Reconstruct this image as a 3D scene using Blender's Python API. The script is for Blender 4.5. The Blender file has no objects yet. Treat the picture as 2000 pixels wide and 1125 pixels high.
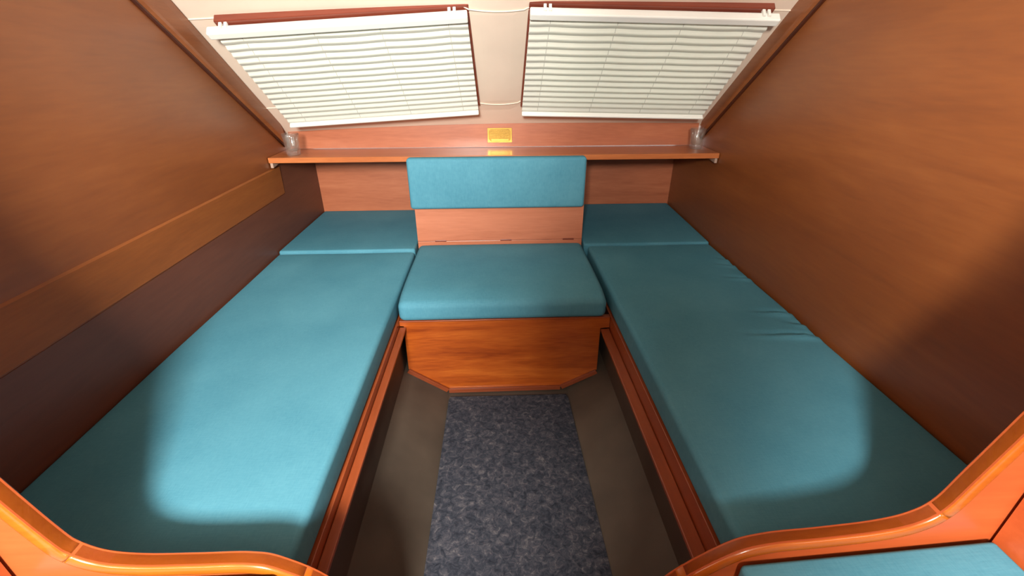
import bpy, bmesh, math, random
from mathutils import Vector, Matrix

random.seed(7)
scn = bpy.context.scene
C = scn.collection

# ------------------------------------------------------------------ camera
F_PX, PITCH, ROLL, YAW = 890.34, 0.4655, 0.0036, 0.0373
CAM = Vector((0, 0, 0.74))            # metres above the top of the bunk cushions
fw = Vector((math.sin(YAW)*math.cos(PITCH), math.cos(YAW)*math.cos(PITCH), -math.sin(PITCH)))
rt = Vector((math.cos(YAW), -math.sin(YAW), 0))
dn = fw.cross(rt)
if dn.z > 0: dn = -dn
r2 = rt*math.cos(ROLL) + dn*math.sin(ROLL)
d2 = -rt*math.sin(ROLL) + dn*math.cos(ROLL)
cd = bpy.data.cameras.new('camera')
cam = bpy.data.objects.new('camera', cd); C.objects.link(cam)
M = Matrix((r2, -d2, -fw)).transposed().to_4x4(); M.translation = CAM
cam.matrix_world = M
cd.sensor_fit = 'HORIZONTAL'; cd.sensor_width = 36.0; cd.lens = F_PX/2000*36
cd.clip_start = 0.01
scn.camera = cam

# ------------------------------------------------------------------ light
scn.view_settings.view_transform = 'Standard'
scn.view_settings.look = 'None'
scn.view_settings.gamma = 1
scn.view_settings.use_curve_mapping = False
scn.view_settings.exposure = 0.0

w = bpy.data.worlds.new('world'); scn.world = w; w.use_nodes = True
bg = w.node_tree.nodes['Background']
bg.inputs[0].default_value = (0.97, 0.97, 0.93, 1); bg.inputs[1].default_value = 2.4

def area(name, loc, sx, sy, power, col, target=None, rot=None):
    l = bpy.data.lights.new(name, 'AREA'); l.shape = 'RECTANGLE'; l.size = sx; l.size_y = sy
    l.energy = power; l.color = col
    o = bpy.data.objects.new(name, l); C.objects.link(o); o.location = loc
    if target is not None:
        o.rotation_euler = (Vector(target)-Vector(loc)).to_track_quat('-Z', 'Y').to_euler()
    elif rot: o.rotation_euler = rot
    return o
# daylight falling in through the open companionway hatch at the far end of the saloon
KEY = (-0.19, -1.06, 1.14)
area('companionway_daylight', KEY, 0.38, 0.30, 195.0, (1.0, 0.95, 0.88), target=(0.05, 2.2, 1.0))

# ------------------------------------------------------------------ materials
def mat(name):
    m = bpy.data.materials.new(name); m.use_nodes = True
    return m, m.node_tree.nodes, m.node_tree.links, m.node_tree.nodes['Principled BSDF']
def ramp(n, stops):
    r = n.new('ShaderNodeValToRGB')
    while len(r.color_ramp.elements) < len(stops): r.color_ramp.elements.new(0.5)
    for e, (p, c) in zip(r.color_ramp.elements, stops): e.position = p; e.color = (*c, 1)
    return r
def wood(name, dark, mid, light, axis='X', rough=0.38, scale=1.0, coat=0.25, figure=0.5, crough=0.22):
    m, n, l, b = mat(name)
    tc = n.new('ShaderNodeTexCoord'); mp = n.new('ShaderNodeMapping')
    s = {'X': (1.2, 11, 11), 'Y': (11, 1.2, 11), 'Z': (11, 11, 1.2)}[axis]
    mp.inputs['Scale'].default_value = [v*scale for v in s]
    l.new(tc.outputs['Object'], mp.inputs[0])
    n1 = n.new('ShaderNodeTexNoise'); n1.inputs['Scale'].default_value = 1.0; n1.inputs['Detail'].default_value = 6; n1.inputs['Roughness'].default_value = 0.6; n1.inputs['Distortion'].default_value = 1.2
    l.new(mp.outputs[0], n1.inputs[0])
    n2 = n.new('ShaderNodeTexNoise'); n2.inputs['Scale'].default_value = 14; n2.inputs['Detail'].default_value = 3
    l.new(mp.outputs[0], n2.inputs[0])
    mx = n.new('ShaderNodeMix'); mx.data_type = 'FLOAT'; mx.inputs[0].default_value = 0.30
    l.new(n1.outputs[0], mx.inputs[2]); l.new(n2.outputs[0], mx.inputs[3])
    k = 0.22*figure/0.5
    r = ramp(n, [(0.5-k, dark), (0.5, mid), (0.5+k, light)])
    l.new(mx.outputs[0], r.inputs[0]); l.new(r.outputs[0], b.inputs['Base Color'])
    b.inputs['Roughness'].default_value = rough
    b.inputs['Specular IOR Level'].default_value = 0.4
    b.inputs['Coat Weight'].default_value = coat; b.inputs['Coat Roughness'].default_value = crough
    bp = n.new('ShaderNodeBump'); bp.inputs['Strength'].default_value = 0.04; bp.inputs['Distance'].default_value = 0.002
    l.new(n2.outputs[0], bp.inputs['Height']); l.new(bp.outputs[0], b.inputs['Normal'])
    return m
W_WALL = wood('mahogany_wall', (0.160, 0.042, 0.008), (0.210, 0.059, 0.011), (0.260, 0.080, 0.016), 'Y', rough=0.46, scale=0.6, coat=0.6, crough=0.36)
W_PLANK = wood('mahogany_plank', (0.19, 0.053, 0.009), (0.24, 0.070, 0.012), (0.29, 0.092, 0.017), 'Y', rough=0.55, coat=0.05)
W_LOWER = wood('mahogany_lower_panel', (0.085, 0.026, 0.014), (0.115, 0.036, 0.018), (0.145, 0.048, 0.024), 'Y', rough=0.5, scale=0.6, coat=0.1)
W_CORN = wood('mahogany_cornice', (0.17, 0.05, 0.016), (0.22, 0.07, 0.022), (0.27, 0.09, 0.03), 'Y', rough=0.36)
W_DARK = wood('mahogany_bead', (0.04, 0.008, 0.003), (0.055, 0.012, 0.004), (0.075, 0.017, 0.005), 'Y', rough=0.4)
W_BACK_GLARE = wood('mahogany_back_glare', (0.27, 0.078, 0.034), (0.36, 0.112, 0.050), (0.43, 0.15, 0.07), 'X', rough=0.40)  # pink in the base colour imitates hatch daylight reflected off the varnish
W_SHELF = wood('mahogany_shelf', (0.30, 0.085, 0.025), (0.40, 0.12, 0.035), (0.48, 0.16, 0.05), 'X', rough=0.30)
W_SEAT = wood('mahogany_seat', (0.20, 0.034, 0.005), (0.32, 0.066, 0.008), (0.42, 0.105, 0.014), 'X', rough=0.30, scale=1.1, figure=0.36)
W_RAIL = wood('mahogany_rail', (0.19, 0.038, 0.010), (0.245, 0.052, 0.014), (0.30, 0.070, 0.020), 'Y', rough=0.32)
W_COAM = wood('mahogany_coaming', (0.28, 0.060, 0.004), (0.36, 0.088, 0.006), (0.42, 0.115, 0.009), 'X', rough=0.24, coat=0.5)
W_BULK = wood('mahogany_bulkhead', (0.35, 0.064, 0.016), (0.40, 0.080, 0.020), (0.45, 0.098, 0.027), 'X', rough=0.4)
W_SKIRT = wood('mahogany_skirting', (0.13, 0.026, 0.008), (0.18, 0.038, 0.012), (0.22, 0.05, 0.016), 'X', rough=0.3)
W_PANEL_GLARE = wood('mahogany_seat_back_glare', (0.40, 0.13, 0.065), (0.48, 0.17, 0.09), (0.55, 0.21, 0.115), 'X', rough=0.34, coat=0.4)  # paler wood tone with pink daylight glare painted into the base colour
W_FRAME = wood('mahogany_window', (0.12, 0.022, 0.012), (0.17, 0.035, 0.018), (0.22, 0.05, 0.025), 'X', rough=0.3)

def fabric(name, c1, c2):
    m, n, l, b = mat(name)
    tc = n.new('ShaderNodeTexCoord')
    a = n.new('ShaderNodeTexNoise'); a.inputs['Scale'].default_value = 5; a.inputs['Detail'].default_value = 3
    l.new(tc.outputs['Object'], a.inputs[0])
    mp = n.new('ShaderNodeMapping'); mp.inputs['Scale'].default_value = (60, 420, 60); l.new(tc.outputs['Object'], mp.inputs[0])
    t = n.new('ShaderNodeTexNoise'); t.inputs['Scale'].default_value = 1; t.inputs['Detail'].default_value = 2; l.new(mp.outputs[0], t.inputs[0])
    mp2 = n.new('ShaderNodeMapping'); mp2.inputs['Scale'].default_value = (420, 60, 60); l.new(tc.outputs['Object'], mp2.inputs[0])
    t2 = n.new('ShaderNodeTexNoise'); t2.inputs['Scale'].default_value = 1; t2.inputs['Detail'].default_value = 2; l.new(mp2.outputs[0], t2.inputs[0])
    ad = n.new('ShaderNodeMath'); ad.operation = 'ADD'; l.new(t.outputs[0], ad.inputs[0]); l.new(t2.outputs[0], ad.inputs[1])
    mx = n.new('ShaderNodeMath'); mx.operation = 'MULTIPLY_ADD'; mx.inputs[1].default_value = 0.25; l.new(ad.outputs[0], mx.inputs[0])
    s = n.new('ShaderNodeMath'); s.operation = 'MULTIPLY'; s.inputs[1].default_value = 0.5; l.new(a.outputs[0], s.inputs[0]); l.new(s.outputs[0], mx.inputs[2])
    r = ramp(n, [(0.36, c1), (0.64, c2)]); l.new(mx.outputs[0], r.inputs[0]); l.new(r.outputs[0], b.inputs['Base Color'])
    b.inputs['Roughness'].default_value = 0.75
    b.inputs['Specular IOR Level'].default_value = 0.3
    bp = n.new('ShaderNodeBump'); bp.inputs['Strength'].default_value = 0.12; bp.inputs['Distance'].default_value = 0.001
    l.new(ad.outputs[0], bp.inputs['Height']); l.new(bp.outputs[0], b.inputs['Normal'])
    return m
TEAL = fabric('teal_canvas', (0.050, 0.200, 0.276), (0.078, 0.258, 0.338))

def plain(name, col, rough=0.5, metal=0.0, noise=0.0, nscale=8, bump=0.0):
    m, n, l, b = mat(name)
    tc = n.new('ShaderNodeTexCoord'); a = n.new('ShaderNodeTexNoise'); a.inputs['Scale'].default_value = nscale; a.inputs['Detail'].default_value = 4
    l.new(tc.outputs['Object'], a.inputs[0])
    r = ramp(n, [(0.3, tuple(c*(1-noise) for c in col)), (0.7, tuple(min(1, c*(1+noise)) for c in col))])
    l.new(a.outputs[0], r.inputs[0]); l.new(r.outputs[0], b.inputs['Base Color'])
    b.inputs['Roughness'].default_value = rough; b.inputs['Metallic'].default_value = metal
    if bump:
        bp = n.new('ShaderNodeBump'); bp.inputs['Strength'].default_value = bump; bp.inputs['Distance'].default_value = 0.002
        l.new(a.outputs[0], bp.inputs['Height']); l.new(bp.outputs[0], b.inputs['Normal'])
    return m
LINER = plain('cream_vinyl_liner', (0.74, 0.60, 0.48), 0.55, noise=0.04, nscale=6, bump=0.03)
PIPING = plain('cream_piping', (0.74, 0.62, 0.50), 0.5, noise=0.02)
PLASTIC = plain('white_plastic', (0.76, 0.76, 0.70), 0.4, noise=0.01)
CORD = plain('grey_cord', (0.45, 0.45, 0.40), 0.8, noise=0.05)
BRASS = plain('brass', (0.48, 0.28, 0.06), 0.32, metal=0.75, noise=0.08, nscale=60)
BRASS_D = plain('brass_dark', (0.30, 0.17, 0.02), 0.45, metal=0.5, noise=0.15, nscale=80)
SOLE = plain('brown_sole_paint', (0.056, 0.043, 0.031), 0.6, noise=0.25, nscale=7, bump=0.05)
DARKWOOD = plain('dark_ply', (0.05, 0.03, 0.02), 0.7, noise=0.1)
BRACK = plain('pale_bracket', (0.36, 0.24, 0.18), 0.5, noise=0.05)
HULLW = plain('deckhead_liner', (0.56, 0.49, 0.41), 0.4, noise=0.03)

def slat_material():
    m, n, l, b = mat('white_slat')
    b.inputs['Base Color'].default_value = (0.84, 0.85, 0.78, 1); b.inputs['Roughness'].default_value = 0.38
    tc = n.new('ShaderNodeTexCoord'); a = n.new('ShaderNodeTexNoise'); a.inputs['Scale'].default_value = 3
    l.new(tc.outputs['Object'], a.inputs[0]); r = ramp(n, [(0.3, (0.72, 0.73, 0.65)), (0.7, (0.76, 0.77, 0.69))])
    l.new(a.outputs[0], r.inputs[0]); l.new(r.outputs[0], b.inputs['Base Color'])
    t = n.new('ShaderNodeBsdfTranslucent'); t.inputs[0].default_value = (0.90, 0.88, 0.76, 1)
    mx = n.new('ShaderNodeMixShader'); mx.inputs[0].default_value = 0.22
    l.new(b.outputs[0], mx.inputs[1]); l.new(t.outputs[0], mx.inputs[2])
    l.new(mx.outputs[0], n['Material Output'].inputs[0])
    return m
SLAT = slat_material()

def pane_material():
    m, n, l, b = mat('window_pane')
    t = n.new('ShaderNodeBsdfTransparent'); t.inputs[0].default_value = (0.9, 0.95, 0.93, 1)
    g = n.new('ShaderNodeBsdfGlossy'); g.inputs['Roughness'].default_value = 0.05
    mx = n.new('ShaderNodeMixShader'); mx.inputs[0].default_value = 0.06
    l.new(t.outputs[0], mx.inputs[1]); l.new(g.outputs[0], mx.inputs[2]); l.new(mx.outputs[0], n['Material Output'].inputs[0])
    return m
PANE = pane_material()

def glass_material():
    m, n, l, b = mat('clear_glass')
    t = n.new('ShaderNodeBsdfTransparent'); t.inputs[0].default_value = (0.93, 0.95, 0.94, 1)
    g = n.new('ShaderNodeBsdfGlossy'); g.inputs['Roughness'].default_value = 0.08
    d = n.new('ShaderNodeBsdfDiffuse'); d.inputs[0].default_value = (0.8, 0.8, 0.78, 1)
    lw = n.new('ShaderNodeLayerWeight'); lw.inputs[0].default_value = 0.35
    mr = n.new('ShaderNodeMapRange'); mr.inputs[3].default_value = 0.05; mr.inputs[4].default_value = 0.55
    l.new(lw.outputs['Facing'], mr.inputs[0])
    m1 = n.new('ShaderNodeMixShader'); l.new(mr.outputs[0], m1.inputs[0]); l.new(t.outputs[0], m1.inputs[1]); l.new(g.outputs[0], m1.inputs[2])
    m2 = n.new('ShaderNodeMixShader'); m2.inputs[0].default_value = 0.03; l.new(m1.outputs[0], m2.inputs[1]); l.new(d.outputs[0], m2.inputs[2])
    l.new(m2.outputs[0], n['Material Output'].inputs[0])
    return m
GLASS = glass_material()

def carpet_material():
    m, n, l, b = mat('flecked_carpet')
    tc = n.new('ShaderNodeTexCoord')
    a = n.new('ShaderNodeTexNoise'); a.inputs['Scale'].default_value = 58; a.inputs['Detail'].default_value = 6; a.inputs['Roughness'].default_value = 0.75; a.inputs['Distortion'].default_value = 0.7
    l.new(tc.outputs['Object'], a.inputs[0])
    r = ramp(n, [(0.30, (0.011, 0.013, 0.019)), (0.47, (0.031, 0.035, 0.047)), (0.58, (0.058, 0.058, 0.070)), (0.72, (0.15, 0.14, 0.14))])
    l.new(a.outputs[0], r.inputs[0]); l.new(r.outputs[0], b.inputs['Base Color'])
    b.inputs['Roughness'].default_value = 0.95; b.inputs['Specular IOR Level'].default_value = 0.1
    bp = n.new('ShaderNodeBump'); bp.inputs['Strength'].default_value = 0.6; bp.inputs['Distance'].default_value = 0.004
    l.new(a.outputs[0], bp.inputs['Height']); l.new(bp.outputs[0], b.inputs['Normal'])
    return m
CARPET = carpet_material()

# ------------------------------------------------------------------ helpers
def link(name, bm, m, parent=None, smooth=False, origin=None):
    """world-space bmesh -> one mesh object, origin at the base (or kept relative to the parent)"""
    me = bpy.data.meshes.new(name)
    bmesh.ops.recalc_face_normals(bm, faces=bm.faces[:])
    if parent is not None:
        off = PLOC[parent.name]
        if origin is None:
            o0 = Vector((0, 0, 0))
        else: o0 = Vector(origin)
    else:
        if origin is None:
            xs = [v.co for v in bm.verts]
            off = Vector(((min(c.x for c in xs)+max(c.x for c in xs))/2, (min(c.y for c in xs)+max(c.y for c in xs))/2, min(c.z for c in xs)))
        else: off = Vector(origin)
    for v in bm.verts: v.co -= off
    bm.to_mesh(me); bm.free()
    if smooth:
        for p in me.polygons: p.use_smooth = True
    me.materials.append(m)
    o = bpy.data.objects.new(name, me); C.objects.link(o)
    if parent is not None:
        o.parent = parent; PLOC[o.name] = off
    else:
        o.location = off; PLOC[o.name] = off
    return o
PLOC = {}
def tag(o, label, cat, group=None):
    o['label'] = label; o['category'] = cat
    if group: o['group'] = group
    return o
def thing(name, loc, label, cat, group=None):
    o = bpy.data.objects.new(name, None); C.objects.link(o); o.location = loc; o.empty_display_size = 0.05
    PLOC[o.name] = Vector(loc); return tag(o, label, cat, group)
def struct(name, bm, m, **k):
    o = link(name, bm, m, **k); o['kind'] = 'structure'; return o
def struct_root(name, loc):
    o = bpy.data.objects.new(name, None); C.objects.link(o); o.location = loc; o['kind'] = 'structure'
    PLOC[o.name] = Vector(loc); return o

def box(bm, x0, x1, y0, y1, z0, z1, bev=0.0, seg=2):
    t = bmesh.new()
    bmesh.ops.create_cube(t, size=1)
    for v in t.verts:
        v.co = Vector(((x0+x1)/2+v.co.x*(x1-x0), (y0+y1)/2+v.co.y*(y1-y0), (z0+z1)/2+v.co.z*(z1-z0)))
    if bev: bmesh.ops.bevel(t, geom=t.edges[:], offset=bev, segments=seg, affect='EDGES', profile=0.5)
    join(bm, t); return bm
def join(bm, t, mtx=None):
    me = bpy.data.meshes.new('tmp'); t.to_mesh(me); t.free()
    if mtx is not None: me.transform(mtx)
    bm.from_mesh(me); bpy.data.meshes.remove(me)
def bx(*a, **k): return box(bmesh.new(), *a, **k)
def prism(pts, axis, a0, a1, bev=0.0):
    """polygon in the two other axes, extruded along axis"""
    bm = bmesh.new()
    def P(p, a):
        return {'X': (a, p[0], p[1]), 'Y': (p[0], a, p[1]), 'Z': (p[0], p[1], a)}[axis]
    lo = [bm.verts.new(P(p, a0)) for p in pts]; hi = [bm.verts.new(P(p, a1)) for p in pts]
    bm.faces.new(lo); bm.faces.new(hi[::-1])
    for i in range(len(pts)): j = (i+1) % len(pts); bm.faces.new((lo[i], lo[j], hi[j], hi[i]))
    bmesh.ops.recalc_face_normals(bm, faces=bm.faces[:])
    if bev: bmesh.ops.bevel(bm, geom=bm.edges[:], offset=bev, segments=2, affect='EDGES', profile=0.5)
    return bm
def tube(bm, pts, r, n=8):
    pts = [Vector(p) for p in pts]; rings = []
    for i, p in enumerate(pts):
        t = (pts[min(i+1, len(pts)-1)]-pts[max(i-1, 0)]).normalized()
        a = t.cross(Vector((0, 0, 1)));
        if a.length < 1e-4: a = t.cross(Vector((1, 0, 0)))
        a.normalize(); b = t.cross(a)
        rings.append([bm.verts.new(p+(a*math.cos(2*math.pi*k/n)+b*math.sin(2*math.pi*k/n))*r) for k in range(n)])
    for q, s in zip(rings, rings[1:]):
        for k in range(n): bm.faces.new((q[k], q[(k+1) % n], s[(k+1) % n], s[k]))
    bm.faces.new(rings[0][::-1]); bm.faces.new(rings[-1]); return bm
def sweep(path, section):
    """section (list of 2D) carried along a path of (point, axis_u, axis_v)"""
    bm = bmesh.new(); rings = []
    for p, u, v in path: rings.append([bm.verts.new(p+u*a+v*b) for a, b in section])
    n = len(section)
    for q, s in zip(rings, rings[1:]):
        for k in range(n): bm.faces.new((q[k], q[(k+1) % n], s[(k+1) % n], s[k]))
    bm.faces.new(rings[0][::-1]); bm.faces.new(rings[-1]); return bm
def rrect(w, h, r, n=4):
    out = []
    for cx, cy, a0 in ((w/2-r, h/2-r, 0), (-w/2+r, h/2-r, 90), (-w/2+r, -h/2+r, 180), (w/2-r, -h/2+r, 270)):
        for k in range(n+1):
            a = math.radians(a0+90*k/n); out.append((cx+r*math.cos(a), cy+r*math.sin(a)))
    return out
def smoothstep(t): t = max(0, min(1, t)); return t*t*(3-2*t)
def cushion(x0, x1, y0, y1, z0, z1, r=0.018, step=0.03, deform=None, puff=0.004):
    hx, hy, hz = (x1-x0)/2, (y1-y0)/2, (z1-z0)/2; c = Vector(((x0+x1)/2, (y0+y1)/2, (z0+z1)/2))
    def lines(h):
        e = [-h+r*(1-math.cos(math.radians(a))) for a in (0, 22, 45, 67)]
        e = [-h, -h+r*0.25, -h+r*0.5, -h+r*0.75]
        k = max(1, int(round((2*h-2*r)/step)))
        mid = [-h+r+(2*h-2*r)*i/k for i in range(k+1)]
        return e+mid+[-v for v in reversed(e)]
    bm = bmesh.new(); V = {}
    def vert(x, y, z):
        key = (round(x, 6), round(y, 6), round(z, 6))
        if key not in V:
            p = Vector((x, y, z)); q = Vector((max(-hx+r, min(hx-r, x)), max(-hy+r, min(hy-r, y)), max(-hz+r, min(hz-r, z))))
            d = p-q
            if d.length > 1e-9:
                # map the cube shell of half-width r to a sphere
                m = max(abs(d.x), abs(d.y), abs(d.z)); d = d.normalized()*m
            p = q+d
            u, v = 1-(x/hx)**2, 1-(y/hy)**2
            if p.z > 0: p.z += puff*min(1, 3*u)*min(1, 3*v)
            p += c
            if deform: p = deform(p, c, (hx, hy, hz))
            V[key] = bm.verts.new(p)
        return V[key]
    X, Y, Z = lines(hx), lines(hy), lines(hz)
    def quad(A, B, f):
        for a, a2 in zip(A, A[1:]):
            for b, b2 in zip(B, B[1:]): bm.faces.new([vert(*f(*s)) for s in ((a, b), (a2, b), (a2, b2), (a, b2))])
    for s in (-hz, hz): quad(X, Y, lambda a, b: (a, b, s))
    for s in (-hy, hy): quad(X, Z, lambda a, b: (a, s, b))
    for s in (-hx, hx): quad(Y, Z, lambda a, b: (s, a, b))
    return bm

XL, XR, YB = -0.935, 0.9625, 2.4555
YBH = 0.45                                     # far face of the bulkhead
def zroof(x, y):                               # underside of the sloping cabin front
    z0 = 0.476+0.030*(1-((x-0.25)/1.19)**2) if x < 0.25 else 0.506-0.006*((x-0.25)/0.71)**2
    return min(z0+0.765*(2.135-y), 1.19+0.02*(1-x*x))

# ------------------------------------------------------------------ the setting
def side_wall(name, xa, xb, xin):
    ys = [YBH]+[YBH+0.02+i*(YB-YBH-0.02)/30 for i in range(31)]
    pts = [(YBH, -0.40)]+[(YB+0.02, -0.40)]+[(YB+0.02, 0.50), (2.165, 0.50)]
    for i in range(13):
        y = 2.14-i*(2.14-1.24)/12; pts.append((y, zroof(xin, y)+0.012))
    pts += [(YBH, zroof(xin, 0.5)+0.012)]
    return struct(name, prism(pts, 'X', xa, xb), W_WALL)
wl = side_wall('wall_left', XL-0.025, XL, XL)
wr = side_wall('wall_right', XR, XR+0.025, XR)
struct('wall_back', bx(XL-0.02, XR+0.02, YB, YB+0.02, -0.40, 0.36), W_BACK_GLARE)
# pale horizontal plank let into the left-hand wall, slightly proud
link('plank', prism([(XL-0.002, 0.208), (XL+0.004, 0.212), (XL+0.006, 0.326), (XL-0.002, 0.332)], 'Y', YBH+0.005, 2.035), W_PLANK, wl)
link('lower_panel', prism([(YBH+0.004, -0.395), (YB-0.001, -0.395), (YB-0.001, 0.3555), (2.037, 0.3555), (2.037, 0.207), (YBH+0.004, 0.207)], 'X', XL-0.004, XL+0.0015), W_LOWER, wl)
# cornice board along the top of each side wall + dark bead beneath it
def cornice(x, sgn, groove, top, parent):
    (ya, za), (yb, zb) = groove; (yc, zc), (yd, zd) = top
    n = 16; bm = bmesh.new(); rings = []
    prof = [(-0.002, 0.0), (0.010, 0.0), (0.016, 0.10), (0.018, 0.22), (0.018, 0.85), (0.016, 1.25), (-0.002, 1.3)]
    for i in range(n+1):
        t = i/n
        g = Vector((0, ya+(yb-ya)*t, za+(zb-za)*t)); k = Vector((0, yc+(yd-yc)*t, zc+(zd-zc)*t))
        rings.append([bm.verts.new(Vector((x+sgn*a, 0, 0))+g.lerp(k, b)) for a, b in prof])
    m = len(prof)
    for q, s in zip(rings, rings[1:]):
        for k in range(m): bm.faces.new((q[k], q[(k+1) % m], s[(k+1) % m], s[k]))
    bm.faces.new(rings[0]); bm.faces.new(rings[-1][::-1])
    link('cornice_board', bm, W_CORN, parent)
    b2 = tube(bmesh.new(), [(x+sgn*0.002, ya+(yb-ya)*i/8, za+(zb-za)*i/8-0.002) for i in range(9)], 0.0075, 8)
    link('bead', b2, W_DARK, parent, smooth=True)
cornice(XL, 1, ((1.25, 1.012), (2.14, 0.400)), ((1.31, 1.068), (2.12, 0.474)), wl)
cornice(XR, -1, ((1.25, 1.088), (2.165, 0.412)), ((1.31, 1.134), (2.15, 0.492)), wr)

# cabin sole: flat middle strip, sides rising with the hull
fl = struct('floor', prism([(-0.46, -0.215), (-0.188, -0.40), (0.262, -0.40), (0.53, -0.215), (0.53, -0.235), (0.266, -0.42), (-0.192, -0.42), (-0.46, -0.235)], 'Y', -0.15, YB), SOLE)
# ceiling liner on the sloping cabin front, with two window openings
WIN = []
def blind_frame(origin, ex, ey): 
    ex = Vector(ex).normalized(); ey = Vector(ey); ey = (ey-ex*ey.dot(ex)).normalized()
    ez = ex.cross(ey)
    if ez.z > 0: ez = -ez
    return Vector(origin), ex, ey, ez         # ez points into the cabin
S = 0.97
def sc(p): return CAM+(Vector(p)-CAM)*S       # distance along the slope chosen so the blinds hang clear of the liner
BL = blind_frame(sc((-0.4683, 2.080, 0.5174)), (0.998, 0.008, 0.057), (-0.030, -0.775, 0.632))+(0.8181*S, 0.5238*S)
BR = blind_frame(sc((0.5218, 2.080, 0.5243)), (1.0, -0.013, -0.023), (0.004, -0.769, 0.640))+(0.8036*S, 0.5396*S)
holes = [(-0.80, -0.11), (0.17, 0.86)]; HY = (1.66, 2.02)
xs = sorted(set([XL-0.03, -0.87]+[h for a in holes for h in a]+[XR+0.03]+[-0.93+i*0.1 for i in range(20)]))
ysl = [2.185, 2.135, 2.08, HY[1], 1.93, 1.84, 1.75, HY[0], 1.58, 1.5, 1.42, 1.34, 1.30, 1.26, 1.22, 1.15, 1.0, 0.8, 0.6, YBH]
bm = bmesh.new(); g = {}
def gv(i, j):
    if (i, j) not in g:
        x, y = xs[i], ysl[j]; z = zroof(x, y)
        dx = (x-0.015)
        if abs(dx) < 0.10 and 1.63 < y < 2.08: z -= 0.006
        g[(i, j)] = bm.verts.new((x, y, z))
    return g[(i, j)]
for i in range(len(xs)-1):
    for j in range(len(ysl)-1):
        xm, ym = (xs[i]+xs[i+1])/2, (ysl[j]+ysl[j+1])/2
        if any(a < xm < b for a, b in holes) and HY[0] < ym < HY[1]: continue
        bm.faces.new((gv(i, j), gv(i+1, j), gv(i+1, j+1), gv(i, j+1)))
ext = bmesh.ops.extrude_face_region(bm, geom=bm.faces[:])
for v in [e for e in ext['geom'] if isinstance(e, bmesh.types.BMVert)]: v.co += Vector((0, 0.012, 0.016))
ceil = struct('ceiling', bm, LINER)
# piped seams of the liner
def seam(y, x0, x1, sag=0.0):
    pts = []
    for i in range(13):
        t = i/12; x = x0+(x1-x0)*t; yy = y+sag*4*t*(1-t); d = 0.006 if abs(x-0.015) < 0.10 and 1.63 < yy < 2.08 else 0.0
        pts.append((x, yy, zroof(x, yy)-0.001-d))
    link('piping', tube(bmesh.new(), pts, 0.0022, 6), PIPING, ceil, smooth=True)
seam(1.635, -0.088, 0.140, 0.012); seam(2.02, -0.088, 0.140, 0.02)
seam(1.645, XL, -0.80); seam(2.02, XL, -0.80); seam(1.645, 0.86, XR); 

# fascia under the sloping front, standing on the shelf
bm = bmesh.new(); n = 24; x0, x1 = -0.915, 0.938
pts = [(x0, 0.381)]+[(x1, 0.381)]+[(x1+(x0-x1)*i/n, zroof(x1+(x0-x1)*i/n, 2.165)-0.001) for i in range(n+1)]
tr = struct('trim_1', prism(pts, 'Y', 2.160, 2.176), W_BACK_GLARE)

# ------------------------------------------------------------------ bulkhead between cabin and saloon
YN = YBH-0.026
def catmull(P, n=8):
    out = []
    for i in range(len(P)-1):
        p0, p1, p2, p3 = [Vector(P[max(0, min(len(P)-1, k))]) for k in (i-1, i, i+1, i+2)]
        for k in range(n):
            t = k/n; out.append(0.5*((2*p1)+(-p0+p2)*t+(2*p0-5*p1+4*p2-p3)*t*t+(-p0+3*p1-3*p2+p3)*t**3))
    out.append(Vector(P[-1])); return out
left_prof = catmull([(-0.760, 0.70), (-0.700, 0.42), (-0.655, 0.257), (-0.622, 0.150), (-0.606, 0.120), (-0.575, 0.099), (-0.525, 0.089), (-0.450, 0.086), (-0.375, 0.084), (-0.330, 0.068), (-0.268, 0.010), (-0.215, -0.10), (-0.200, -0.25), (-0.195, -0.395)])
right_prof = catmull([(0.800, 0.70), (0.752, 0.46), (0.707, 0.318), (0.672, 0.205), (0.652, 0.145), (0.622, 0.117), (0.572, 0.101), (0.490, 0.090), (0.405, 0.081), (0.345, 0.056), (0.262, -0.025), (0.225, -0.12), (0.212, -0.25), (0.208, -0.395)])
def bulk(name, prof, xo, sg):
    # side panel of the bulkhead up to the opening edge
    pts = [(p.x, p.y) for p in prof]
    poly = [(xo, -0.40)]+[(xo, 1.185)]+[(sg*0.0, 1.185), (sg*0.0, 1.12), (pts[0][0], 1.12)]+pts
    poly = poly if sg > 0 else poly
    return prism(poly, 'Y', YN+0.003, YBH-0.003)
bl = struct('wall_front_left', bulk('b', left_prof, XL-0.02, -1), W_BULK)
br = struct('wall_front_right', bulk('b', right_prof, XR+0.02, 1), W_BULK)
def coaming(prof, sg, parent, cuts):
    """rounded capping rail in jointed lengths along the opening edge"""
    sec = rrect(0.027, 0.020, 0.006, 3)
    segs = [0]+cuts+[len(prof)-1]
    for a, b in zip(segs, segs[1:]):
        path = []
        for i in range(a, b+1):
            p = prof[i]; t = (prof[min(i+1, len(prof)-1)]-prof[max(i-1, 0)]).normalized()
            nrm = Vector((t.y, -t.x))*(1 if sg < 0 else -1)
            nrm = -nrm if nrm.dot(Vector((-p.x, 0.6))) < 0 else nrm
            e = 0.0008 if i == a and a else 0
            path.append((Vector((p.x+t.x*e-nrm.x*0.010, (YN+YBH)/2, p.y+t.y*e-nrm.y*0.010)), Vector((0, 1, 0)), Vector((nrm.x, 0, nrm.y))))
        o = link('capping_rail', sweep(path, sec), W_COAM, parent)
        o.data.shade_smooth() if hasattr(o.data, 'shade_smooth') else None
coaming(left_prof, -1, bl, [32, 76])
coaming(right_prof, 1, br, [33, 77])

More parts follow.
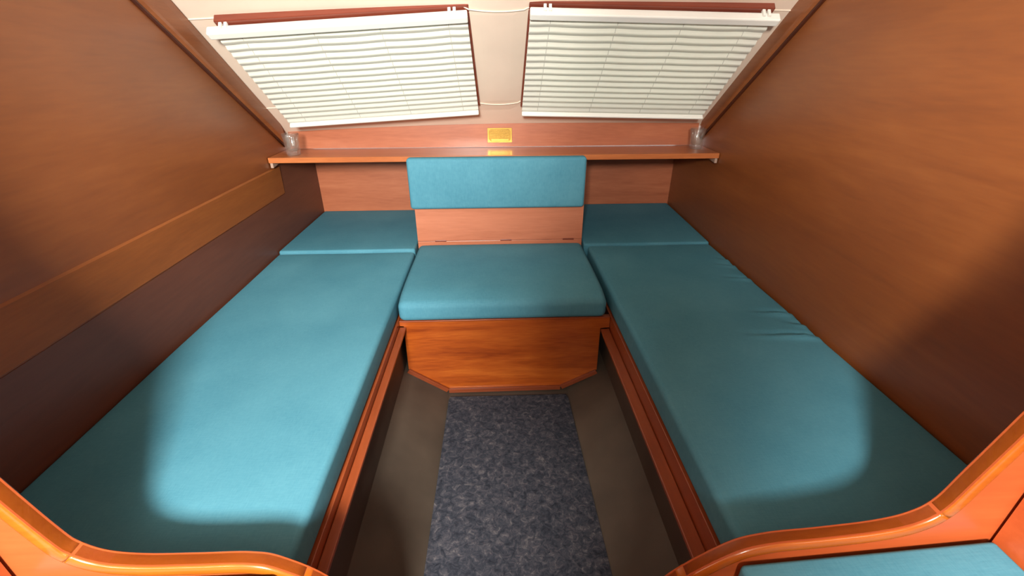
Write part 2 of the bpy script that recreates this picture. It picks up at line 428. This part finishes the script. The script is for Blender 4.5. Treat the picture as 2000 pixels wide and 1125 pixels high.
# ------------------------------------------------------------------ saloon behind the camera (shell with open hatch)
SX0, SX1, SY0, SZ1, SZ0 = -0.96, 0.985, -1.42, 1.225, -0.62
struct('wall_saloon_left', bx(SX0-0.02, SX0, SY0, YN, SZ0, SZ1), W_WALL)
struct('wall_saloon_right', bx(SX1, SX1+0.02, SY0, YN, SZ0, SZ1), W_WALL)
bm = bmesh.new()                               # deck head with the sliding hatch open over the companionway
box(bm, SX0, -0.52, SY0, YN, SZ1, SZ1+0.02); box(bm, 0.12, SX1, SY0, YN, SZ1, SZ1+0.02)
box(bm, -0.52, 0.12, -0.84, YN, SZ1, SZ1+0.02)
struct('ceiling_saloon', bm, HULLW)
bm = bmesh.new()
box(bm, SX0, -0.52, SY0-0.02, SY0, SZ0, SZ1); box(bm, 0.12, SX1, SY0-0.02, SY0, SZ0, SZ1); box(bm, -0.52, 0.12, SY0-0.02, SY0, SZ0, 0.72)
struct('wall_saloon_end', bm, W_WALL)
struct('floor_saloon', bx(SX0, SX1, SY0, YN, SZ0-0.02, SZ0), SOLE)

# ------------------------------------------------------------------ bunks
def bunk_base(x_out, xi, sg, zl, wl_, yl, label):
    xa, xb = sorted((x_out, xi))
    t = thing('bunk', ((xa+xb)/2, 1.4, -0.40), label, 'bunk')
    f0, f1 = sorted((xi, xi-sg*0.014)); 
    link('front_board', bx(f0, f1, YBH+0.004, 1.905, -0.150, -0.0805, bev=0.002), W_RAIL, t)
    g0, g1 = sorted((xi-sg*0.002, xi-sg*0.014))
    link('lower_board', bx(g0, g1, YBH+0.004, 1.905, -0.34, -0.1505), SOLE, t)
    b0, b1 = sorted((x_out, xi-sg*0.016))
    link('bunk_board', bx(b0, b1, YBH+0.004, YB-0.002, -0.096, -0.081), DARKWOOD, t)
    l0, l1 = sorted((xi+sg*0.001, xi+sg*wl_))
    link('ledge_batten', bx(l0, l1, YBH+0.004, yl, zl-0.010, zl, bev=0.002), W_RAIL, t)
    return t
bunk_base(XL+0.002, -0.346, 1, -0.105, 0.023, 1.3905, 'mahogany bunk front with narrow ledge, on the side of the planked wall')
bunk_base(XR-0.002, 0.403, -1, -0.130, 0.032, 1.3905, 'mahogany bunk front with wide ledge, on the side of the wall without a plank')

def left_def(p, c, h):
    # soft dimples near the seat end and a little unevenness
    p.z += 0.0014*math.sin(p.x*14+1)*math.sin(p.y*7) if p.z > -0.02 else 0
    return p
o = link('bunk_cushion', cushion(XL+0.004, -0.351, YBH+0.008, 1.846, -0.0795, -0.002, r=0.014, step=0.028, deform=left_def), TEAL, smooth=True)
tag(o, 'long smooth teal bunk cushion lying along the wall with the pale plank', 'cushion')
WR = [(1.62, 0.060, 0.10), (1.50, 0.075, 0.13), (1.235, 0.10, 0.17), (1.165, 0.06, 0.09), (1.10, 0.12, 0.26), (1.68, 0.05, 0.07)]
def right_def(p, c, h):
    if p.z > -0.02:
        p.z += 0.0012*math.sin(p.x*13)*math.sin(p.y*8+2)
        for y, amp, ln in WR:                  # short puckers running in from the outer edge
            d = (XR-p.x)/ln
            if d < 1:
                f = (1-smoothstep(d))*smoothstep((d+0.05)/0.30); q = (p.y-y-0.02*d)/0.011
                p.z += 0.12*amp*f*(math.exp(-q*q)-1.1*math.exp(-((q-1.6)**2)))
    return p
o = link('bunk_cushion', cushion(0.407, XR-0.004, YBH+0.008, 1.880, -0.0795, -0.002, r=0.014, step=0.009, deform=right_def), TEAL, smooth=True)
tag(o, 'long teal bunk cushion with short wrinkles at its outer edge', 'cushion')
def pad_def(front, back):
    def f(p, c, h):
        t = (p.y-(c.y-h[1]))/(2*h[1])
        if p.z > c.z: p.z += front+(back-front)*t
        return p
    return f
o = link('end_cushion', cushion(XL+0.004, -0.351, 1.850, YB-0.003, -0.0795, -0.001, r=0.009, deform=pad_def(0.009, 0.003), puff=0.001), TEAL, smooth=True)
tag(o, 'short teal end cushion under the shelf, beyond the smooth bunk cushion', 'cushion')
o = link('end_cushion', cushion(0.392, XR-0.004, 1.884, YB-0.003, -0.0795, -0.001, r=0.009, deform=pad_def(0.005, 0.022), puff=0.001), TEAL, smooth=True)
tag(o, 'short teal end cushion under the shelf, beyond the wrinkled bunk cushion', 'cushion')

# ------------------------------------------------------------------ middle seat
st = thing('bench_seat', (0.028, 1.65, -0.40), 'varnished mahogany seat front with angled bottom edge below the middle seat', 'seat')
YF = 1.392
sb = [(-0.345, -0.082), (-0.345, -0.101), (-0.331, -0.103), (-0.333, -0.288), (-0.190, -0.386), (0.236, -0.384), (0.372, -0.312), (0.3705, -0.150), (0.3705, -0.129), (0.402, -0.126), (0.402, -0.082)]
link('front_panel', prism([(x, z) for x, z in sb], 'Y', YF, YF+0.014), W_SEAT, st)
link('top_edge', bx(-0.345, 0.402, YF-0.004, YF+0.016, -0.086, -0.080, bev=0.0015), W_RAIL, st)
def strip(a, b, w=0.017):
    a, b = Vector((a[0], 0, a[1])), Vector((b[0], 0, b[1])); t = (b-a).normalized(); nrm = Vector((-t.z, 0, t.x))
    if nrm.z < 0: nrm = -nrm
    ps = [a-nrm*w*0.6, b-nrm*w*0.6, b+nrm*w*0.4, a+nrm*w*0.4]
    return prism([(p.x, p.z) for p in ps], 'Y', YF-0.010, YF, bev=0.0018)
for a, b in (((-0.333, -0.290), (-0.192, -0.386)), ((-0.190, -0.388), (0.236, -0.386)), ((0.238, -0.385), (0.370, -0.316))):
    link('skirting', strip(a, b), W_SKIRT, st)
link('seat_board', bx(-0.345, 0.386, YF+0.016, 1.915, -0.096, -0.081), DARKWOOD, st)
def seat_def(p, c, h):
    t = (p.y-(c.y-h[1]))/(2*h[1])
    if p.z > c.z: p.z += 0.004*math.sin(math.pi*min(1, t*1.3))-0.010*(1-smoothstep(t/0.16))
    return p
o = link('seat_cushion', cushion(-0.343, 0.384, 1.378, 1.916, -0.0795, 0.004, r=0.022, deform=seat_def), TEAL, smooth=True)
tag(o, 'square teal seat cushion on the middle seat between the bunks', 'cushion')
sp = thing('wooden_partition', (0.02, 1.93, -0.08), 'mahogany seat back panel behind the middle seat, below the shelf', 'panel')
link('back_panel', bx(-0.346, 0.386, 1.920, 1.934, 0.017, 0.3555), W_PANEL_GLARE, sp)
link('lower_batten', bx(-0.346, 0.386, 1.918, 1.934, -0.079, 0.0155, bev=0.001), W_PANEL_GLARE, sp)
for xa in (-0.346, 0.372): link('side_panel', bx(xa, xa+0.014, 1.9345, YB-0.001, 0.03, 0.3555), W_BACK_GLARE, sp)
for xh in (-0.27, 0.02, 0.30): link('hinge', bx(xh, xh+0.05, 1.9165, 1.9205, 0.0135, 0.0195, bev=0.0008), W_FRAME, sp)
def back_def(p, c, h):
    p.y -= 0.004*(1-((p.x-c.x)/h[0])**2)*(1-((p.z-c.z)/h[2])**2) if p.y < c.y else 0
    return p
o = link('backrest_cushion', cushion(-0.354, 0.377, 1.868, 1.9165, 0.176, 0.386, r=0.014, puff=0, deform=back_def), TEAL, smooth=True)
tag(o, 'long narrow teal backrest cushion leaning against the shelf edge', 'cushion')

# ------------------------------------------------------------------ shelf, glasses, plaque
sh = thing('shelf', (0.014, 2.2, 0.357), 'long mahogany shelf across the cabin between the side walls', 'shelf')
link('shelf_board', bx(XL+0.002, XR-0.002, 1.955, YB-0.002, 0.357, 0.379, bev=0.002), W_SHELF, sh)
for xa, xb in ((XL+0.004, XL+0.015), (XR-0.015, XR-0.004)):
    link('bracket', prism([(1.962, 0.3565), (2.06, 0.3565), (2.06, 0.349), (1.962, 0.336)], 'X', xa, xb, bev=0.001), BRACK, sh)

def drinking_glass(x, y, r, h, label):
    z = 0.3793
    prof = [(0.0, 0.0), (r*0.74, 0.0), (r*0.80, 0.004), (r*0.83, h*0.16), (r*0.87, h*0.40), (r*0.84, h*0.46), (r*0.88, h*0.52), (r*0.94, h*0.78), (r, h-0.001),
            (r-0.001, h), (r-0.0022, h-0.001), (r*0.90-0.002, h*0.72), (r*0.84-0.002, h*0.50), (r*0.80-0.003, h*0.42), (r*0.76-0.003, h*0.26), (r*0.5, h*0.20), (0.0, h*0.19)]
    bm = bmesh.new(); n = 32; rings = []
    for pr, pz in prof:
        if pr == 0: rings.append([bm.verts.new((x, y, z+pz))])
        else:
            rings.append([bm.verts.new((x+pr*math.cos(2*math.pi*k/n), y+pr*math.sin(2*math.pi*k/n), z+pz)) for k in range(n)])
    for q, s in zip(rings, rings[1:]):
        for k in range(n):
            k2 = (k+1) % n
            if len(q) == 1: bm.faces.new((q[0], s[k], s[k2]))
            elif len(s) == 1: bm.faces.new((q[k], q[k2], s[0]))
            else: bm.faces.new((q[k], q[k2], s[k2], s[k]))
    o = link('drinking_glass', bm, GLASS, smooth=True); tag(o, label, 'glass', 'tumblers on the shelf')
drinking_glass(-0.846, 2.012, 0.034, 0.088, 'clear tumbler on the shelf end beside the planked wall')
drinking_glass(0.900, 2.070, 0.033, 0.086, 'clear tumbler on the shelf end beside the wall without a plank')

pq = thing('brass_plaque', (0.028, 2.16, 0.399), 'small brass plaque with raised lettering on the fascia above the shelf', 'plaque')
px0, px1, pz0, pz1 = -0.028, 0.083, 0.3995, 0.4630
link('plate', bx(px0, px1, 2.1575, 2.1596, pz0, pz1, bev=0.0006), BRASS_D, pq)
def octo(x0, x1, z0, z1, c): return [(x0+c, z0), (x1-c, z0), (x1, z0+c), (x1, z1-c), (x1-c, z1), (x0+c, z1), (x0, z1-c), (x0, z0+c)]
bm = bmesh.new()
out = [(px0+0.001, pz0+0.001), (px0+0.012, pz0+0.001), (px1-0.012, pz0+0.001), (px1-0.001, pz0+0.001), (px1-0.001, pz1-0.001), (px1-0.012, pz1-0.001), (px0+0.012, pz1-0.001), (px0+0.001, pz1-0.001)]
inn = octo(px0+0.006, px1-0.006, pz0+0.005, pz1-0.005, 0.009)
order = [(0, 7), (1, 0), (2, 1), (3, 2), (4, 3), (5, 4), (6, 5), (7, 6)]
for yy in (2.1562,):
    O = [bm.verts.new((p[0], yy, p[1])) for p in out]; I = [bm.verts.new((p[0], yy, p[1])) for p in inn]
    I = [I[7], I[0], I[1], I[2], I[3], I[4], I[5], I[6]]
    for k in range(8): bm.faces.new((O[k], O[(k+1) % 8], I[(k+1) % 8], I[k]))
e = bmesh.ops.extrude_face_region(bm, geom=bm.faces[:])
for v in [q for q in e['geom'] if isinstance(q, bmesh.types.BMVert)]: v.co.y += 0.0014
link('border', bm, BRASS, pq)
bm = bmesh.new()                               # four worn, unreadable lines of raised lettering
for row, zc in enumerate((0.4525, 0.4435, 0.4345, 0.4255)):
    x = px0+0.012+0.003*(row % 2)
    while x < px1-0.015:
        wd = random.uniform(0.0022, 0.0042); hh = 0.0055
        k = random.random()
        if k < 0.86:
            box(bm, x, x+0.0010, 2.1563, 2.1576, zc-hh/2, zc+hh/2)
            if k < 0.6: box(bm, x, x+wd, 2.1563, 2.1576, zc+hh/2-0.001, zc+hh/2)
            if k > 0.3: box(bm, x, x+wd, 2.1563, 2.1576, zc-0.0005, zc+0.0005)
            if 0.15 < k < 0.5: box(bm, x+wd-0.001, x+wd, 2.1563, 2.1576, zc-hh/2, zc+hh/2)
        x += wd+0.0014
link('lettering', bm, BRASS, pq)
link('blank_bar', bx(px0+0.017, px1-0.015, 2.1562, 2.1576, 0.4065, 0.4155, bev=0.0004), BRASS, pq)

# ------------------------------------------------------------------ carpet
o = link('carpet_strip', prism([(-0.199, 0.2), (0.276, 0.2), (0.259, 1.335), (0.253, 1.352), (-0.182, 1.355), (-0.187, 1.335)], 'Z', -0.3995, -0.393), CARPET)
tag(o, 'grey-blue flecked carpet strip on the brown cabin sole', 'carpet')

# ------------------------------------------------------------------ settee cushions in the saloon
for xa, xb, z, lab, wlab in ((0.362, 0.748, 0.052, 'teal settee cushion before the bulkhead, on the unplanked side', 'R'), (-0.692, -0.330, 0.072, 'teal settee cushion before the bulkhead, on the side of the planked wall', 'L')):
    o = link('settee_cushion', cushion(xa, xb, -0.75, YN-0.005, z-0.08, z, r=0.008, deform=(lambda p, c, h: Vector((p.x, p.y, p.z+(0.034*(p.x-0.372)/0.385 if c.x > 0 and p.z > c.z else 0)))), puff=0.002), TEAL, smooth=True); tag(o, lab, 'cushion')
    t = thing('settee', ((xa+xb)/2, -0.1, SZ0), 'mahogany settee base under the cushion '+('beside the wall without a plank' if wlab == 'R' else 'beside the planked wall'), 'settee')
    link('seat_box', bx(xa+0.004, xb-0.002, -0.75, YN-0.002, SZ0+0.001, z-0.081), W_BULK, t)
    s0, s1 = (xb+0.004, xb+0.02) if wlab == 'R' else (xa-0.02, xa-0.004)
    link('settee_back', bx(s0, s1, -0.75, YN-0.002, SZ0+0.001, 0.50), W_BULK, t)

# ------------------------------------------------------------------ windows and venetian blinds
def frame_mtx(B):
    o, ex, ey, ez = B[:4]
    m = Matrix((ex, ey, ez)).transposed().to_4x4(); m.translation = o; return m
def rot_box(B, a0, a1, b0, b1, c0, c1, bev=0.0):
    t = bx(a0, a1, b0, b1, c0, c1, bev=bev)
    for v in t.verts: v.co = frame_mtx(B) @ v.co
    return t
def blind(B, outer, label, win, cords, fa0, fa1):
    W, H = B[4], B[5]; m = frame_mtx(B)
    # window frame behind
    wn = struct_root(win, tuple(B[0]+B[3]*(-0.05)))
    c0, c1 = -0.062, -0.016
    fb0, fb1 = 0.015, H+0.012
    for nm, a in (('frame_bar', (fa0, fa1, fb1-0.03, fb1)), ('frame_bar', (fa0, fa1, fb0, fb0+0.03)), ('frame_bar', (fa0, fa0+0.03, fb0+0.03, fb1-0.03)), ('frame_bar', (fa1-0.03, fa1, fb0+0.03, fb1-0.03))):
        link(nm, rot_box(B, *a, c0, c1, bev=0.003), W_FRAME, wn)
    link('pane', rot_box(B, fa0+0.031, fa1-0.031, fb0+0.031, fb1-0.031, -0.055, -0.050), PANE, wn)
    # the blind
    t = thing('venetian_blind', tuple(B[0]), label, 'blind', 'blinds over the cabin windows')
    sa0, sa1 = (-W/2+0.016, W/2-0.002) if outer < 0 else (-W/2+0.002, W/2-0.016)
    link('headrail', rot_box(B, -W/2, W/2, H-0.026, H, -0.012, 0.016, bev=0.004), PLASTIC, t)
    N = 15; pitch = (H-0.038)/N; SP = [(0.0205, -0.0045), (0.016, -0.0030), (0.006, 0.0008), (0.0010, 0.0034), (-0.0020, 0.0042), (-0.0050, 0.0040), (-0.0165, 0.0008)]; NP = len(SP)
    cpos = [-W/2+W*k for k in cords]
    def sag(a, i):
        # slats sag a few millimetres between the ladders, less towards the bottom
        k = 0.0035*(1-i/N)
        pts = [-W/2-0.05]+cpos+[W/2+0.05]
        for p, q in zip(pts, pts[1:]):
            if p <= a <= q: return -k*4*(a-p)*(q-a)/(q-p)**2
        return 0
    na = 26
    for i in range(N):
        bc = H-0.030-pitch*(i+0.5)
        bm = bmesh.new(); top = []; bot = []
        for j in range(na+1):
            a = sa0+(sa1-sa0)*j/na; ra, rb = [], []
            for pb, pc in SP:
                b = bc+pb+sag(a, i)
                ra.append(bm.verts.new(m @ Vector((a, b, pc)))); rb.append(bm.verts.new(m @ Vector((a, b-0.0006, pc-0.0016))))
            top.append(ra); bot.append(rb)
        for j in range(na):
            for k in range(NP-1):
                bm.faces.new((top[j][k], top[j+1][k], top[j+1][k+1], top[j][k+1])); bm.faces.new((bot[j][k], bot[j][k+1], bot[j+1][k+1], bot[j+1][k]))
            bm.faces.new((top[j][0], bot[j][0], bot[j+1][0], top[j+1][0])); bm.faces.new((top[j][-1], top[j+1][-1], bot[j+1][-1], bot[j][-1]))
        for j in (0, na):
            bm.faces.new(top[j]+bot[j][::-1])
        link('slat', bm, SLAT, t)
    link('bottom_rail', rot_box(B, sa0, sa1, 0.0, 0.010, -0.002, 0.018, bev=0.003), PLASTIC, t)
    for a in cpos:
        bm = bmesh.new()
        for i in range(N):                      # the cord shows in the slot of each slat
            bc = H-0.030-pitch*(i+0.5); q = []
            for pb, pc in ((0.0125, -0.0017), (-0.0015, 0.0037)):
                q.append(m @ Vector((a, bc+pb+sag(a, i), pc+0.0004)))
            tube(bm, q, 0.0011, 6)
        link('ladder_cord', bm, CORD, t)
    for a in (-W/2+0.050, W/2-0.050):
        bm = bmesh.new()
        for d in (-0.009, 0.007): join(bm, rot_box(B, a+d, a+d+0.009, H-0.002, H+0.008, -0.020, 0.006, bev=0.001))
        link('mounting_clip', bm, PLASTIC, t)
        link('hold_down_bracket', rot_box(B, a*1.0-0.005, a+0.005, -0.010, 0.002, -0.026, 0.010, bev=0.0015), PLASTIC, t)
    return t
blind(BL, -1, 'white venetian blind nearest the wall with the pale plank', 'window_1', [0.11, 0.39, 0.65, 0.92], -BL[4]/2+0.028, BL[4]/2+0.006)
blind(BR, 1, 'white venetian blind nearest the wall without a plank', 'window_2', [0.085, 0.36, 0.63, 0.895], -BR[4]/2-0.004, BR[4]/2-0.02)

# ------------------------------------------------------------------ the photographer, standing in the saloon behind the lens
def skin_mesh(verts, edges, root, sub=2):
    """verts: (co, rx, ry) -> one continuous evaluated surface"""
    me = bpy.data.meshes.new('skeleton'); me.from_pydata([v[0] for v in verts], edges, [])
    o = bpy.data.objects.new('skeleton', me); C.objects.link(o)
    o.modifiers.new('skin', 'SKIN'); sv = me.skin_vertices[0].data
    for k, v in enumerate(verts): sv[k].radius = (v[1], v[2]); sv[k].use_root = (k == root)
    sd = o.modifiers.new('sub', 'SUBSURF'); sd.levels = sub; sd.render_levels = sub
    bpy.context.view_layer.update()
    ev = o.evaluated_get(bpy.context.evaluated_depsgraph_get()); bm = bmesh.new(); bm.from_mesh(ev.to_mesh()); ev.to_mesh_clear()
    bpy.data.objects.remove(o); bpy.data.meshes.remove(me); return bm
SKIN = plain('skin', (0.55, 0.32, 0.22), 0.55, noise=0.05)
CLOTH = plain('dark_cloth', (0.06, 0.065, 0.08), 0.85, noise=0.15, nscale=20)
HAIR = plain('dark_hair', (0.05, 0.035, 0.025), 0.6, noise=0.2, nscale=40)
px, py = 0.045, -0.29
V = [((px, py, 0.30), .11, .13), ((px, py-.01, 0.47), .10, .11), ((px, py, 0.66), .125, .125), ((px, py+.01, 0.83), .115, .11), ((px, py+.02, 0.905), .056, .056), ((px, py+.05, 0.955), .056, .058)]
Ed = [(i, i+1) for i in range(5)]
def head(z, y, r1, r2): V.append(((px, y, z), r1, r2)); Ed.append((len(V)-2, len(V)-1))
head(1.005, py+.075, .076, .088); head(1.07, py+.07, .082, .095); head(1.125, py+.055, .066, .078)
for sx in (-1, 1):
    b = len(V)
    V += [((px+sx*.13, py-sx*.10, 0.835), .058, .058), (((px+.275, py+.07, 0.775), .046, .046) if sx > 0 else ((px-.15, py+.10, 0.56), .043, .043)), ((sx*.150, -0.15, 0.66), .032, .032), ((sx*.115, -0.085, 0.715), .022, .034)]
    Ed += [(3, b), (b, b+1), (b+1, b+2), (b+2, b+3)]
    h = b+3
    for k in range(4):                          # four fingers behind the phone, thumb on its near edge
        f = len(V); z = 0.690+0.020*k; ln = (0.85, 0.97, 1.0, 0.9)[k]
        V += [((sx*.092, -0.062, z+.008), .009, .009), ((sx*(.092-.022*ln), -0.060+.004, z+.012), .0085, .0085), ((sx*(.092-.038*ln), -0.062, z+.014), .0075, .0075)]
        Ed += [(h, f), (f, f+1), (f+1, f+2)]
    f = len(V)
    V += [((sx*.098, -0.082, 0.672), .011, .011), ((sx*.080, -0.072, 0.664), .0095, .0095)]
    Ed += [(h, f), (f, f+1)]
for sx in (-1, 1):
    b = len(V)
    V += [((px+sx*.075, py, 0.18), .09, .095), ((px+sx*.10, py+.03, -0.20), .060, .060), ((px+sx*.10, py-.02, -0.52), .042, .042), ((px+sx*.105, py+.05, -0.583), .034, .034), ((px+sx*.115, py+.14, -0.592), .030, .026)]
    Ed += [(0, b), (b, b+1), (b+1, b+2), (b+2, b+3), (b+3, b+4)]
bm = skin_mesh(V, Ed, 0)
body = link('person', bm, CLOTH, smooth=True, origin=(px, py, SZ0))
body.data.materials.append(SKIN)
for p in body.data.polygons:
    c = p.center
    if c.z > 0.915-SZ0 or (c.y > -0.10-py): p.material_index = 1
for p in body.data.polygons:
    if p.center.z < 0.3: p.material_index = 0
mz = min(v.co.z for v in body.data.vertices)
for v in body.data.vertices: v.co.z -= min(0, mz) if v.co.z < 0.12 else 0
tag(body, 'person standing in the saloon holding up a phone with both hands', 'person')
bm = bmesh.new(); bmesh.ops.create_uvsphere(bm, u_segments=24, v_segments=16, radius=1)
for v in bm.verts:
    v.co = Vector((px+v.co.x*.088, py+.050+v.co.y*.096, 1.088+max(v.co.z, -0.75)*.075))
hair = link('hair', bm, HAIR, body, smooth=True)
bm = bmesh.new()
for sx in (-1, 1): link('eye', bx(px+sx*.030-.014, px+sx*.030+.014, py+.150, py+.164, 1.035, 1.045, bev=0.003), HAIR, body)
bm = bx(-0.075, 0.075, -0.046, -0.038, 0.703, 0.777, bev=0.003)
tag(link('phone', bm, plain('black_phone', (0.02, 0.02, 0.022), 0.2), origin=(0, -0.042, 0.703)), 'black phone held up by the person in the saloon', 'phone')
